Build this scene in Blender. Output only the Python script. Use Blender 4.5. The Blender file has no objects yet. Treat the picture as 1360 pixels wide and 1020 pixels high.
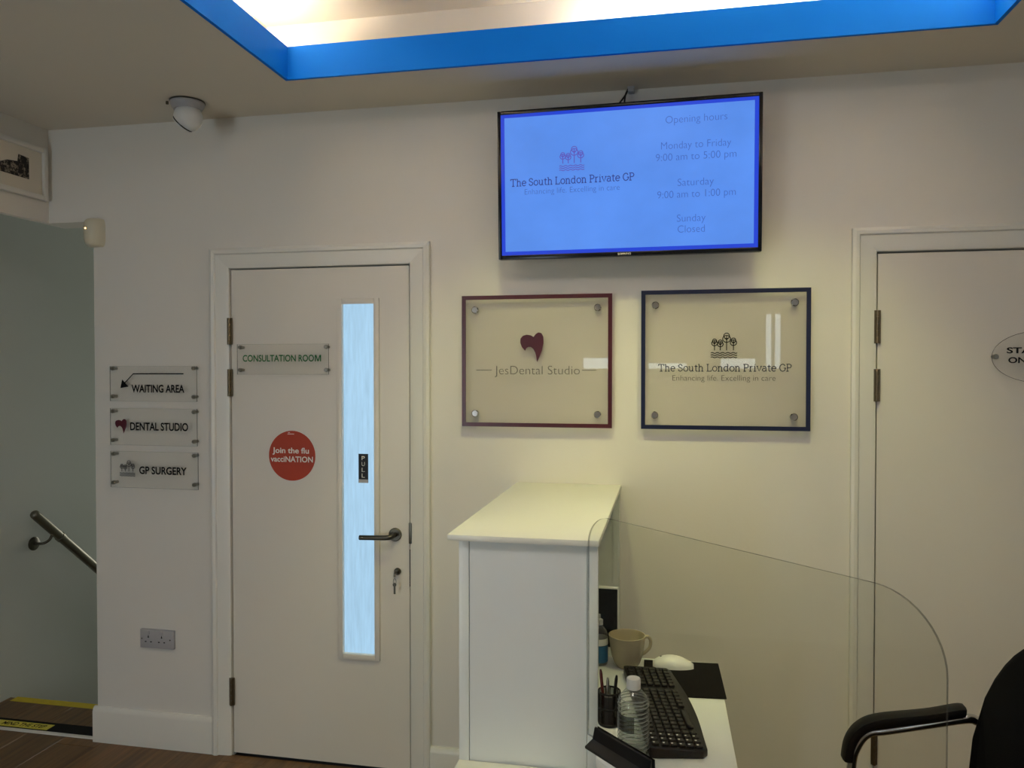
import bpy, bmesh, math, random
from mathutils import Vector, Matrix
random.seed(7)
PI = math.pi
scene = bpy.context.scene
col = scene.collection

# ------------------------------------------------------------------ camera
cam = bpy.data.cameras.new('camera')
cam.sensor_fit = 'HORIZONTAL'
cam.sensor_width = 36.0
cam.lens = 1030.0 / 1360.0 * 36.0
cam.clip_start = 0.05
cam_o = bpy.data.objects.new('camera', cam)
col.objects.link(cam_o)
cam_o.location = (0.0, -2.874, 1.577)
cam_o.rotation_euler = (math.radians(90 - 1.0), 0, math.radians(11.26))
scene.camera = cam_o

# ------------------------------------------------------------------ world, exposure, big lights
scene.view_settings.view_transform = 'Standard'
scene.view_settings.look = 'None'
scene.view_settings.gamma = 1.0
scene.view_settings.use_curve_mapping = False
scene.view_settings.exposure = 0.0
world = bpy.data.worlds.new('world')
scene.world = world
world.use_nodes = True
world.node_tree.nodes['Background'].inputs['Color'].default_value = (0.55, 0.68, 0.85, 1)
world.node_tree.nodes['Background'].inputs['Strength'].default_value = 0.6

def area_light(name, loc, rot, sx, sy, power, color):
    l = bpy.data.lights.new(name, 'AREA')
    l.shape = 'RECTANGLE'; l.size = sx; l.size_y = sy
    l.energy = power; l.color = color
    o = bpy.data.objects.new(name, l); col.objects.link(o)
    o.location = loc; o.rotation_euler = rot
    return o
REAR = -4.6
# daylight entering through the panes of the shop front behind the camera
DAY = (0.80, 0.93, 1.0)
# (x0, x1, z0, z1, watts)
WINDOWS = [(-2.55, -2.00, 0.06, 2.10, 26.0), (-0.82, -0.50, 1.56, 1.73, 0.6), (-0.20, 0.22, 1.56, 1.68, 0.55), (0.46, 0.84, 1.56, 1.72, 0.6), (0.86, 1.06, 1.56, 2.13, 1.2), (1.60, 2.30, 0.30, 2.10, 3.0)]
for wx0, wx1, wz0, wz1, wp in WINDOWS:
    area_light('window_or_fill_light', ((wx0 + wx1) / 2, REAR - 0.10, (wz0 + wz1) / 2), (PI / 2, 0, 0),
               wx1 - wx0 - .02, wz1 - wz0 - .02, wp, DAY)

# added fill light in the stairwell to brighten its wall; there is no window
area_light('window_or_fill_light', (-2.68, 3.15, 0.9), (-PI / 2, 0, 0), .6, 1.3, 12.0, (1.0, 1.0, 0.9))

# ------------------------------------------------------------------ materials
def lin(c):
    c = c / 255.0
    return c / 12.92 if c <= 0.04045 else ((c + 0.055) / 1.055) ** 2.4
def rgb(r, g, b): return (lin(r), lin(g), lin(b), 1.0)

def pmat(name, color, rough=0.5, metal=0.0, spec=0.5, bump=0.0, bscale=60.0, var=0.0, vscale=4.0, coat=0.0):
    m = bpy.data.materials.new(name); m.use_nodes = True
    nt = m.node_tree; b = nt.nodes['Principled BSDF']
    b.inputs['Base Color'].default_value = color
    b.inputs['Roughness'].default_value = rough
    b.inputs['Metallic'].default_value = metal
    b.inputs['Specular IOR Level'].default_value = spec
    b.inputs['Coat Weight'].default_value = coat
    tc = nt.nodes.new('ShaderNodeTexCoord')
    if var > 0:
        n = nt.nodes.new('ShaderNodeTexNoise'); n.inputs['Scale'].default_value = vscale
        n.inputs['Detail'].default_value = 4
        nt.links.new(tc.outputs['Object'], n.inputs['Vector'])
        mx = nt.nodes.new('ShaderNodeMix'); mx.data_type = 'RGBA'
        mx.inputs[6].default_value = tuple(max(0, c * (1 - var)) for c in color[:3]) + (1,)
        mx.inputs[7].default_value = tuple(min(1, c * (1 + var)) for c in color[:3]) + (1,)
        nt.links.new(n.outputs['Fac'], mx.inputs[0])
        nt.links.new(mx.outputs[2], b.inputs['Base Color'])
    if bump > 0:
        n = nt.nodes.new('ShaderNodeTexNoise'); n.inputs['Scale'].default_value = bscale
        n.inputs['Detail'].default_value = 3
        nt.links.new(tc.outputs['Object'], n.inputs['Vector'])
        bp = nt.nodes.new('ShaderNodeBump'); bp.inputs['Strength'].default_value = bump
        bp.inputs['Distance'].default_value = 0.002
        nt.links.new(n.outputs['Fac'], bp.inputs['Height'])
        nt.links.new(bp.outputs['Normal'], b.inputs['Normal'])
    return m

def emat(name, color, strength, gloss=0.0, var=0.0, scale=(1, 1, 1)):
    m = bpy.data.materials.new(name); m.use_nodes = True
    nt = m.node_tree; b = nt.nodes['Principled BSDF']
    b.inputs['Base Color'].default_value = (0.01, 0.01, 0.012, 1)
    b.inputs['Roughness'].default_value = 0.25
    b.inputs['Specular IOR Level'].default_value = gloss
    b.inputs['Emission Color'].default_value = color
    b.inputs['Emission Strength'].default_value = strength
    if var > 0:
        tc = nt.nodes.new('ShaderNodeTexCoord'); mp = nt.nodes.new('ShaderNodeMapping')
        mp.inputs['Scale'].default_value = scale
        n = nt.nodes.new('ShaderNodeTexNoise'); n.inputs['Scale'].default_value = 1.0; n.inputs['Detail'].default_value = 3
        nt.links.new(tc.outputs['Object'], mp.inputs['Vector']); nt.links.new(mp.outputs['Vector'], n.inputs['Vector'])
        mr = nt.nodes.new('ShaderNodeMapRange')
        mr.inputs['From Min'].default_value = 0.25; mr.inputs['From Max'].default_value = 0.75
        mr.inputs['To Min'].default_value = strength * (1 - var); mr.inputs['To Max'].default_value = strength * (1 + var)
        nt.links.new(n.outputs['Fac'], mr.inputs['Value'])
        nt.links.new(mr.outputs['Result'], b.inputs['Emission Strength'])
    return m

def clear_mat(name, tint, haze=0.0, haze_col=(0.8, 0.8, 0.8, 1), rough=0.02, ior=1.49):
    """clear acrylic sheet: see-through, with a Fresnel reflection and, if frosted, a little diffuse haze"""
    m = bpy.data.materials.new(name); m.use_nodes = True
    nt = m.node_tree; nt.nodes.clear()
    out = nt.nodes.new('ShaderNodeOutputMaterial')
    tr = nt.nodes.new('ShaderNodeBsdfTransparent'); tr.inputs['Color'].default_value = tint
    gl = nt.nodes.new('ShaderNodeBsdfGlossy'); gl.inputs['Roughness'].default_value = rough
    fr = nt.nodes.new('ShaderNodeFresnel'); fr.inputs['IOR'].default_value = ior
    mx = nt.nodes.new('ShaderNodeMixShader')
    base = tr
    if haze > 0:
        df = nt.nodes.new('ShaderNodeBsdfDiffuse'); df.inputs['Color'].default_value = haze_col
        mh = nt.nodes.new('ShaderNodeMixShader'); mh.inputs[0].default_value = haze
        nt.links.new(tr.outputs[0], mh.inputs[1]); nt.links.new(df.outputs[0], mh.inputs[2])
        base = mh
    # the sheet is modelled as a thin slab, so rays leaving it must see the same Fresnel curve as rays entering it
    geo = nt.nodes.new('ShaderNodeNewGeometry'); mr = nt.nodes.new('ShaderNodeMapRange')
    mr.inputs['To Min'].default_value = ior; mr.inputs['To Max'].default_value = 1.0 / ior
    nt.links.new(geo.outputs['Backfacing'], mr.inputs['Value']); nt.links.new(mr.outputs['Result'], fr.inputs['IOR'])
    nt.links.new(fr.outputs[0], mx.inputs[0]); nt.links.new(base.outputs[0], mx.inputs[1]); nt.links.new(gl.outputs[0], mx.inputs[2])
    nt.links.new(mx.outputs[0], out.inputs[0])
    return m

def wood_mat(name):
    m = bpy.data.materials.new(name); m.use_nodes = True
    nt = m.node_tree; b = nt.nodes['Principled BSDF']; b.inputs['Roughness'].default_value = 0.42
    tc = nt.nodes.new('ShaderNodeTexCoord'); mp = nt.nodes.new('ShaderNodeMapping')
    oi = nt.nodes.new('ShaderNodeObjectInfo')
    mp.inputs['Scale'].default_value = (42, 2.2, 10)
    nt.links.new(tc.outputs['Object'], mp.inputs['Vector'])
    mul = nt.nodes.new('ShaderNodeMath'); mul.operation = 'MULTIPLY'; mul.inputs[1].default_value = 37.0
    nt.links.new(oi.outputs['Random'], mul.inputs[0])
    n = nt.nodes.new('ShaderNodeTexNoise'); n.noise_dimensions = '4D'
    n.inputs['Scale'].default_value = 1.0; n.inputs['Detail'].default_value = 6; n.inputs['Roughness'].default_value = 0.65
    nt.links.new(mp.outputs['Vector'], n.inputs['Vector']); nt.links.new(mul.outputs[0], n.inputs['W'])
    cr = nt.nodes.new('ShaderNodeValToRGB')
    cr.color_ramp.elements[0].position = 0.3; cr.color_ramp.elements[0].color = rgb(78, 56, 30)
    cr.color_ramp.elements[1].position = 0.75; cr.color_ramp.elements[1].color = rgb(132, 98, 58)
    nt.links.new(n.outputs['Fac'], cr.inputs['Fac'])
    hs = nt.nodes.new('ShaderNodeHueSaturation')
    mr = nt.nodes.new('ShaderNodeMapRange'); mr.inputs['To Min'].default_value = 0.82; mr.inputs['To Max'].default_value = 1.12
    nt.links.new(oi.outputs['Random'], mr.inputs['Value']); nt.links.new(mr.outputs['Result'], hs.inputs['Value'])
    nt.links.new(cr.outputs['Color'], hs.inputs['Color']); nt.links.new(hs.outputs['Color'], b.inputs['Base Color'])
    return m

M = dict(
    wall=pmat('wall_paint', rgb(226, 221, 212), 0.6, bump=0.15, bscale=90, spec=0.25),
    stair_wall=pmat('stair_wall_paint', rgb(206, 210, 204), 0.6, bump=0.15, bscale=70, spec=0.25),
    ceiling=pmat('ceiling_paint', rgb(222, 214, 200), 0.8, spec=0.2),
    gloss_white=pmat('white_gloss_paint', rgb(228, 225, 216), 0.34, bump=0.08, bscale=25),
    door_white=pmat('door_paint', rgb(225, 219, 208), 0.38, bump=0.06, bscale=18),
    blue=pmat('blue_paint', rgb(4, 116, 226), 0.6, bump=0.05, spec=0.1),
    wood=wood_mat('oak_laminate'),
    gap=pmat('dark_gap', rgb(24, 18, 12), 0.9),
    cabinet=pmat('white_laminate', rgb(226, 230, 226), 0.32),
    cabinet_top=pmat('white_counter_top', rgb(224, 224, 212), 0.3),
    black=pmat('black_plastic', rgb(9, 9, 10), 0.42, spec=0.3),
    black_gloss=pmat('black_gloss_plastic', rgb(4, 4, 5), 0.2, spec=0.3),
    black_fabric=pmat('black_fabric', rgb(6, 6, 7), 0.95, bump=0.4, bscale=400, spec=0.1),
    black_leather=pmat('black_arm_pad', rgb(8, 8, 9), 0.45, bump=0.1, bscale=200, spec=0.2),
    black_rubber=pmat('black_rubber', rgb(7, 7, 8), 0.85, spec=0.15),
    chrome=pmat('chrome', rgb(215, 215, 215), 0.1, 1.0),
    steel=pmat('satin_steel', rgb(150, 146, 136), 0.28, 1.0),
    dark_steel=pmat('dull_steel', rgb(96, 92, 82), 0.34, 1.0),
    rail_steel=pmat('brushed_rail_steel', rgb(128, 124, 112), 0.36, 0.9),
    brass=pmat('aged_hinge_metal', rgb(122, 108, 86), 0.32, 1.0, var=0.2, vscale=60),
    plastic_white=pmat('white_plastic', rgb(222, 221, 218), 0.35),
    plastic_grey=pmat('grey_white_plastic', rgb(172, 170, 172), 0.4),
    plastic_cream=pmat('cream_plastic', rgb(214, 206, 182), 0.45),
    ink=pmat('black_print', rgb(10, 9, 10), 0.7, spec=0.2),
    ink_grey=pmat('grey_print', rgb(92, 88, 84), 0.6),
    ink_green=pmat('green_print', rgb(4, 104, 44), 0.7),
    ink_navy=pmat('navy_print', rgb(32, 36, 58), 0.6),
    maroon=pmat('maroon_print', rgb(70, 8, 24), 0.3),
    maroon_dark=pmat('dark_maroon_print', rgb(84, 14, 34), 0.35),
    navy=pmat('navy_border', rgb(13, 22, 58), 0.3),
    orange=pmat('orange_red_vinyl', rgb(168, 50, 12), 0.5),
    print_white=pmat('white_print', rgb(236, 230, 220), 0.6),
    yellow=pmat('yellow_tape', rgb(198, 176, 26), 0.55, var=0.15, vscale=30),
    yellow_label=pmat('yellow_label', rgb(214, 204, 70), 0.5),
    metal_edge=pmat('aluminium_strip', rgb(220, 218, 212), 0.4),
    mug=pmat('stoneware_glaze', rgb(176, 164, 138), 0.25, var=0.1, vscale=30),
    paper=pmat('paper', rgb(222, 214, 198), 0.8),
    sketch=None,
    acrylic=clear_mat('clear_acrylic', (0.955, 0.96, 0.945, 1), ior=1.32),
    acrylic_sign=clear_mat('frosted_acrylic', (0.99, 0.99, 0.985, 1), 0.05, rgb(238, 236, 226), 0.03, 1.4),
    acrylic_big=clear_mat('frosted_sign_acrylic', (0.965, 0.96, 0.95, 1), 0.12, rgb(222, 216, 204), 0.015, 1.5),
    sign_edge=clear_mat('sign_edge', (0.62, 0.63, 0.60, 1), 0.1, rgb(140, 140, 135), 0.1),
    acrylic_edge=clear_mat('acrylic_edge', (0.30, 0.31, 0.30, 1), 0.15, rgb(120, 125, 125), 0.1),
    bottle=clear_mat('clear_plastic', (0.90, 0.91, 0.90, 1), 0.03, rgb(205, 210, 210), 0.04, 1.9),
    water=clear_mat('water', (0.80, 0.83, 0.82, 1), 0.0, rough=0.02, ior=1.33),
    blue_label=pmat('blue_bottle_label', rgb(24, 92, 132), 0.5),
    dark_label=clear_mat('printed_bottle_label', (0.34, 0.37, 0.44, 1), 0.12, rgb(70, 78, 96), 0.2),
    mesh_black=clear_mat('fine_black_mesh', (0.45, 0.45, 0.45, 1), 0.35, rgb(10, 10, 10), 0.3, 1.1),
    ridge_highlight=clear_mat('ridge_highlight', (0.80, 0.81, 0.80, 1), 0.30, rgb(225, 228, 226), 0.1, 1.7),
    red=pmat('red_plastic', rgb(84, 12, 12), 0.4),
    cable_grey=pmat('grey_cable', rgb(150, 150, 146), 0.5),
    screen=emat('screen_blue', rgb(88, 142, 235), 1.0, 0.1, 0.10, (3.5, 3.5, 4.5)),
    screen_border=emat('screen_dark_blue', rgb(34, 66, 208), 1.0, 0.1),
    screen_name=emat('screen_navy_text', rgb(46, 58, 138), 1.0, 0.1),
    screen_text=emat('screen_blue_text', rgb(64, 100, 192), 1.0, 0.1),
    screen_trees=emat('screen_purple_line', rgb(92, 84, 186), 1.0, 0.1),
    pane=emat('glowing_reeded_pane', rgb(166, 205, 232), 1.0, 0.4, 0.09, (90, 90, 9)),  # the glass itself emits, standing in for the lit room behind it
    cove=emat('cove_strip', (1.0, 0.87, 0.70, 1), 62.0),
    lamp=emat('fill_spot_lens', (1.0, 0.93, 0.50, 1), 6.0),
    led=emat('tiny_lamp', (1.0, 0.62, 0.2, 1), 6.0),
)

def sketch_mat():
    m = bpy.data.materials.new('ink_sketch'); m.use_nodes = True
    nt = m.node_tree; b = nt.nodes['Principled BSDF']; b.inputs['Roughness'].default_value = 0.8
    tc = nt.nodes.new('ShaderNodeTexCoord')
    n = nt.nodes.new('ShaderNodeTexNoise'); n.inputs['Scale'].default_value = 70; n.inputs['Detail'].default_value = 5
    nt.links.new(tc.outputs['Object'], n.inputs['Vector'])
    cr = nt.nodes.new('ShaderNodeValToRGB')
    cr.color_ramp.elements[0].position = 0.50; cr.color_ramp.elements[0].color = rgb(26, 22, 20)
    cr.color_ramp.elements[1].position = 0.66; cr.color_ramp.elements[1].color = rgb(150, 138, 122)
    nt.links.new(n.outputs['Fac'], cr.inputs['Fac']); nt.links.new(cr.outputs['Color'], b.inputs['Base Color'])
    return m
M['sketch'] = sketch_mat()

# ------------------------------------------------------------------ mesh helpers
class MB:
    def __init__(s): s.v = []; s.f = []
    def add(s, vs, fs):
        o = len(s.v); s.v += [tuple(p) for p in vs]; s.f += [tuple(i + o for i in f) for f in fs]; return s
    def box(s, x0, x1, y0, y1, z0, z1):
        return s.add([(x0, y0, z0), (x1, y0, z0), (x1, y1, z0), (x0, y1, z0), (x0, y0, z1), (x1, y0, z1), (x1, y1, z1), (x0, y1, z1)],
                     [(0, 3, 2, 1), (4, 5, 6, 7), (0, 1, 5, 4), (1, 2, 6, 5), (2, 3, 7, 6), (3, 0, 4, 7)])
    def prism(s, poly, a, b, fn):
        """poly: 2-D outline; fn(u, v, t) -> 3-D; extruded from t=a to t=b"""
        n = len(poly)
        vs = [fn(u, v, a) for u, v in poly] + [fn(u, v, b) for u, v in poly]
        fs = [tuple(range(n - 1, -1, -1)), tuple(range(n, 2 * n))] + [(i, (i + 1) % n, n + (i + 1) % n, n + i) for i in range(n)]
        return s.add(vs, fs)
    def tube(s, pts, r, n=12, cap=True):
        pts = [Vector(p) for p in pts]; m = len(pts)
        rs = r if isinstance(r, (list, tuple)) else [r] * m
        up = None; vs = []; fs = []
        for i, p in enumerate(pts):
            t = (pts[min(i + 1, m - 1)] - pts[max(i - 1, 0)]).normalized()
            if up is None:
                up = Vector((0, 0, 1)) if abs(t.z) < .9 else Vector((1, 0, 0))
            a = t.cross(up).normalized(); b = a.cross(t).normalized(); up = b
            for k in range(n):
                an = 2 * PI * k / n
                vs.append(p + a * math.cos(an) * rs[i] + b * math.sin(an) * rs[i])
        for i in range(m - 1):
            for k in range(n):
                fs.append((i * n + k, i * n + (k + 1) % n, (i + 1) * n + (k + 1) % n, (i + 1) * n + k))
        if cap:
            fs.append(tuple(range(n - 1, -1, -1))); fs.append(tuple((m - 1) * n + k for k in range(n)))
        return s.add(vs, fs)
    def lathe(s, prof, n=32, mat=None, cap=True):
        """prof: (radius, height) pairs, turned about local z"""
        mat = mat or Matrix.Identity(4); vs = []; fs = []; m = len(prof)
        for r, h in prof:
            for k in range(n):
                a = 2 * PI * k / n
                vs.append(mat @ Vector((r * math.cos(a), r * math.sin(a), h)))
        for i in range(m - 1):
            for k in range(n):
                fs.append((i * n + k, i * n + (k + 1) % n, (i + 1) * n + (k + 1) % n, (i + 1) * n + k))
        if cap:
            fs.append(tuple(range(n - 1, -1, -1))); fs.append(tuple((m - 1) * n + k for k in range(n)))
        return s.add(vs, fs)
    def strokes(s, lines, t, fn):
        """flat ribbons of width t along 2-D polylines, mapped by fn(u, v)"""
        for ln in lines:
            closed = ln[0] == ln[-1] and len(ln) > 2
            P = [Vector(p) for p in ln]; m = len(P); L = []; R = []
            for i, p in enumerate(P):
                a = P[i - 1] if i > 0 else (P[-2] if closed else P[0])
                b = P[i + 1] if i < m - 1 else (P[1] if closed else P[-1])
                d = (b - a).normalized(); nrm = Vector((-d.y, d.x)) * t / 2
                L.append(p + nrm); R.append(p - nrm)
            vs = [fn(q.x, q.y) for q in L] + [fn(q.x, q.y) for q in R]
            s.add(vs, [(i, m + i, m + i + 1, i + 1) for i in range(m - 1)])
        return s
    def build(s, name, mat, parent=None, smooth=None, bevel=0.0, seg=2, fix=True):
        me = bpy.data.meshes.new(name)
        me.from_pydata(s.v, [], s.f); me.validate()
        bm = bmesh.new(); bm.from_mesh(me)
        if fix: bmesh.ops.recalc_face_normals(bm, faces=bm.faces)
        if bevel > 0:
            es = [e for e in bm.edges if len(e.link_faces) == 2 and e.calc_face_angle(0) > math.radians(30)]
            bmesh.ops.bevel(bm, geom=es, offset=bevel, segments=seg, affect='EDGES', profile=0.6, clamp_overlap=True)
        bm.to_mesh(me); bm.free()
        if smooth or bevel > 0:
            me.polygons.foreach_set('use_smooth', [True] * len(me.polygons))
            me.set_sharp_from_angle(angle=math.radians(smooth or 40))
        me.materials.append(M[mat] if isinstance(mat, str) else mat)
        return link(name, me, parent)

LOCAL = set()
def link(name, me, parent=None):
    o = bpy.data.objects.new(name, me); col.objects.link(o)
    if parent is not None:
        o.parent = parent
        if parent.type == 'EMPTY' and parent.name not in LOCAL:
            o.matrix_parent_inverse = Matrix.Translation(parent.location).inverted()
    return o
def tag(o, label=None, cat=None, group=None, kind=None):
    if label: o['label'] = label
    if cat: o['category'] = cat
    if group: o['group'] = group
    if kind: o['kind'] = kind
    return o
def thing(name, loc, label, cat, group=None, rot=None):
    o = bpy.data.objects.new(name, None); col.objects.link(o)
    o.location = loc; o.empty_display_size = 0.05
    if rot is not None:
        o.rotation_euler = rot; LOCAL.add(o.name)
    return tag(o, label, cat, group)
def struct(name, loc=(0, 0, 0)):
    o = bpy.data.objects.new(name, None); col.objects.link(o); o.location = loc; o.empty_display_size = 0.05
    o['kind'] = 'structure'; return o
def S(o): o['kind'] = 'structure'; return o
def box(*a): return MB().box(*a)
def spline(pts, k=8):
    P = [Vector(p) for p in pts]; out = []
    for i in range(len(P) - 1):
        p0 = P[max(i - 1, 0)]; p1 = P[i]; p2 = P[i + 1]; p3 = P[min(i + 2, len(P) - 1)]
        for j in range(k):
            t = j / k
            out.append(0.5 * ((2 * p1) + (p2 - p0) * t + (2 * p0 - 5 * p1 + 4 * p2 - p3) * t * t + (3 * p1 - p0 - 3 * p2 + p3) * t ** 3))
    out.append(P[-1]); return out
def arc(cx, cy, rx, ry, a0, a1, n=14):
    return [(cx + rx * math.cos(math.radians(a0 + (a1 - a0) * i / n)), cy + ry * math.sin(math.radians(a0 + (a1 - a0) * i / n))) for i in range(n + 1)]

# ------------------------------------------------------------------ lettering
def raw_text(body, bold, spacing):
    c = bpy.data.curves.new('lettering', 'FONT'); c.body = body; c.size = 1.0
    c.offset = bold; c.space_character = spacing; c.resolution_u = 4
    o = bpy.data.objects.new('lettering', c); col.objects.link(o)
    me = bpy.data.meshes.new_from_object(o.evaluated_get(bpy.context.evaluated_depsgraph_get()))
    bpy.data.objects.remove(o); bpy.data.curves.remove(c)
    return me
_H = raw_text('H', 0, 1); CAP = max(v.co.y for v in _H.vertices); bpy.data.meshes.remove(_H)
def text(name, body, x0, x1, z, cap, y, mat, parent, bold=0.0, spacing=1.0, tilt=0.0, fn=None):
    """one line of print from x0 to x1 on the base line z, on the plane at depth y, facing -y"""
    me = raw_text(body, bold, spacing); me.name = name
    xs = [v.co.x for v in me.vertices]; a, b = min(xs), max(xs)
    sx = (x1 - x0) / (b - a); sz = cap / CAP
    for v in me.vertices:
        u, w = (v.co.x - a) * sx, v.co.y * sz
        v.co = fn(u, w) if fn else (x0 + u, y, z + w + tilt * u)
    me.materials.clear(); me.materials.append(M[mat])
    return link(name, me, parent)

# slab-serif letters drawn as strokes (cap height 1, x-height .7): (advance, polylines)
def _o(cx, rx): return arc(cx, .35, rx, .35, 0, 360, 20)
SLAB = {
    'T': (.92, [[(.02, 1), (.84, 1)], [(.43, 0), (.43, 1)], [(.24, 0), (.62, 0)], [(.05, 1), (.05, .8)], [(.81, 1), (.81, .8)]]),
    'h': (.80, [[(.15, 0), (.15, 1)], [(.0, 1), (.15, 1)], [(.0, 0), (.3, 0)], [(.15, .48)] + arc(.365, .46, .205, .24, 170, 0) + [(.57, 0)], [(.43, 0), (.72, 0)]]),
    'e': (.70, [[(.07, .37), (.61, .37)] + arc(.34, .35, .28, .35, 4, 318, 20)]),
    'S': (.72, [[(.56, .74), (.56, .86)] + [(p.x, p.y) for p in spline([(.56, .88), (.33, 1), (.1, .84), (.12, .64), (.34, .52), (.56, .38), (.58, .16), (.34, 0), (.1, .1)], 5)] + [(.08, .26)]]),
    'o': (.74, [_o(.36, .29)]),
    'u': (.80, [[(.0, .7), (.15, .7), (.15, .24)] + arc(.34, .24, .19, .24, 180, 340) + [(.56, .3)], [(.42, .7), (.56, .7), (.56, 0), (.72, 0)]]),
    't': (.52, [[(.2, .92), (.2, .16)] + arc(.34, .16, .14, .16, 180, 310), [(.02, .7), (.44, .7)]]),
    'L': (.76, [[(.16, 1), (.16, 0)], [(.02, 1), (.32, 1)], [(.02, 0), (.66, 0), (.66, .24)]]),
    'n': (.80, [[(.0, .7), (.15, .7), (.15, 0)], [(.0, 0), (.3, 0)], [(.15, .46)] + arc(.365, .46, .205, .24, 170, 0) + [(.57, 0)], [(.43, 0), (.72, 0)]]),
    'd': (.80, [[(.42, 1), (.57, 1), (.57, 0), (.72, 0)], arc(.33, .35, .25, .35, 40, 320, 18)]),
    'P': (.78, [[(.16, 0), (.16, 1)], [(.02, 0), (.34, 0)], [(.02, 1), (.4, 1)] + arc(.4, .74, .26, .26, 90, -90) + [(.16, .48)]]),
    'r': (.58, [[(.0, .7), (.15, .7), (.15, 0)], [(.0, 0), (.34, 0)], [(.15, .42)] + arc(.38, .42, .23, .26, 160, 70)]),
    'i': (.40, [[(.02, .7), (.18, .7), (.18, 0)], [(.02, 0), (.34, 0)], [(.18, .9), (.18, 1.0)]]),
    'v': (.72, [[(.08, .7), (.35, 0), (.62, .7)], [(.0, .7), (.22, .7)], [(.5, .7), (.72, .7)]]),
    'a': (.72, [[(.1, .62)] + arc(.31, .5, .22, .2, 130, 0) + [(.53, .06), (.66, 0)], arc(.3, .2, .23, .2, 60, 330, 16)]),
    'G': (.92, [arc(.46, .5, .38, .5, 50, 352, 24) + [(.84, .44)], [(.6, .44), (.9, .44)], [(.72, .9), (.72, .74)]]),
    ' ': (.34, []),
}
def slab_text(name, body, x0, x1, z, cap, y, mat, parent, weight=.12):
    lines = []; x = 0
    for ch in body:
        adv, ls = SLAB[ch]
        lines += [[(px + x, py) for px, py in l] for l in ls]; x += adv
    sx = (x1 - x0) / x
    mb = MB().strokes(lines, weight, lambda u, v: (x0 + u * sx, y, z + v * cap))
    return mb.build(name, mat, parent, fix=False)
def tree_logo(name, x0, x1, z0, z1, y, mat, parent, t=.035):
    """four line-drawn trees above three wavy lines"""
    L = []
    for cx, cy, r in ((.14, .62, .11), (.36, .58, .11), (.60, .80, .15), (.86, .64, .12)):
        L.append(arc(cx, cy + r * .45, r * .72, r * .72, 0, 360, 16)); L.append(arc(cx, cy - r * .35, r, r * .9, 0, 360, 18))
        L.append([(cx, cy + r * .4), (cx, .30)])
        L.append([(cx - r * .6, cy), (cx, cy - r * .6), (cx + r * .6, cy)])
    for k in range(3):
        L.append([(i / 32, .20 - .085 * k + .018 * math.sin(i / 32 * 2 * PI * 5)) for i in range(33)])
    return MB().strokes(L, t, lambda u, v: (x0 + u * (x1 - x0), y, z0 + v * (z1 - z0))).build(name, mat, parent, fix=False)
TOOTH = [(266, 262), (254, 248), (248, 232), (249, 216), (258, 206), (272, 202), (287, 205), (297, 211), (303, 201), (314, 194), (325, 197),
         (332, 210), (333, 232), (327, 260), (318, 284), (309, 303), (307, 285), (303, 268), (296, 255), (287, 247), (277, 247), (269, 253)]
def tooth_logo(name, x0, x1, z0, z1, y, mat, parent):
    q = [(x0 + (a - 248) / 85 * (x1 - x0), z1 - (b - 194) / 109 * (z1 - z0)) for a, b in TOOTH]
    return MB().prism(q, y, y + .0006, lambda u, v, t: (u, t, v)).build(name, mat, parent)

# ================================================================== THE ROOM
CZ = 2.60                    # ceiling
XR, XL, XS = 2.6, -2.589, -3.10   # right wall, bulkhead face, stair side wall
WX = -2.372                  # free edge of the back wall beside the stairs

# floor: oak laminate planks on a dark base
fl = S(MB().box(XS, XR, REAR, 0.30, -0.25, -0.006).build('floor', 'gap'))
_pl = {}
def plank_mesh(l):
    k = round(l, 3)
    if k not in _pl:
        o = MB().box(-.0945, .0945, -l / 2 + .0008, l / 2 - .0008, -.006, 0).build('plank', 'wood', bevel=.0008, seg=1)
        _pl[k] = o.data; bpy.data.objects.remove(o)
    return _pl[k]
PW, PL = 0.190, 1.285
nc = int((XR - XS) / PW)
for i in range(nc):
    x = XS + PW * (i + .5)
    y1 = 0.0                          # inside the room the boards stop at the wall line
    y = REAR + .005
    first = PL * (0.3 + 0.23 * (i * 7 % 4))
    while y < y1 - .02:
        l = min(first if y < REAR + .01 else PL, y1 - y)
        o = link('plank', plank_mesh(l), fl); o.location = (x, y + l / 2, 0)
        y += l
for i in range(4):                    # short boards of the landing
    o = link('plank', plank_mesh(.20), fl); o.location = (XS + PW * (i + .5), .20, 0)

# the back wall, with the two door openings and the stair opening
D1 = (-1.741, -0.974, 1.990)          # door openings: x0, x1, top
D2 = (0.709, 1.480, 1.986)
wb = MB()
wb.box(XL, WX, 0, .12, 2.205, CZ).box(WX, D1[0], 0, .12, -.25, CZ).box(D1[0], D1[1], 0, .12, D1[2], CZ)
wb.box(D1[1], D2[0], 0, .12, -.25, CZ).box(D2[0], D2[1], 0, .12, D2[2], CZ).box(D2[1], XR, 0, .12, -.25, CZ)
S(wb.build('wall_back', 'wall'))
S(box(XL - .03, XL, -3.0, .12, 2.205, CZ).build('wall_left_bulkhead', 'wall'))
S(box(XL - .10, XL, REAR, -3.0, -.25, CZ).build('wall_left', 'wall'))
S(box(XS - .1, XS, REAR, 3.3, -2.6, 2.9).build('wall_stair_side', 'stair_wall'))
S(box(XS - .1, -2.25, 3.2, 3.3, -2.6, 2.9).build('wall_stair_end', 'stair_wall'))
S(box(-2.26, -2.16, .12, 3.3, -2.6, 2.9).build('wall_stair_inner', 'stair_wall'))
S(box(XR, XR + .1, REAR, .12, -.25, CZ + .5).build('wall_right', 'wall'))
wr = MB(); xs = [XL - .6]
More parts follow.
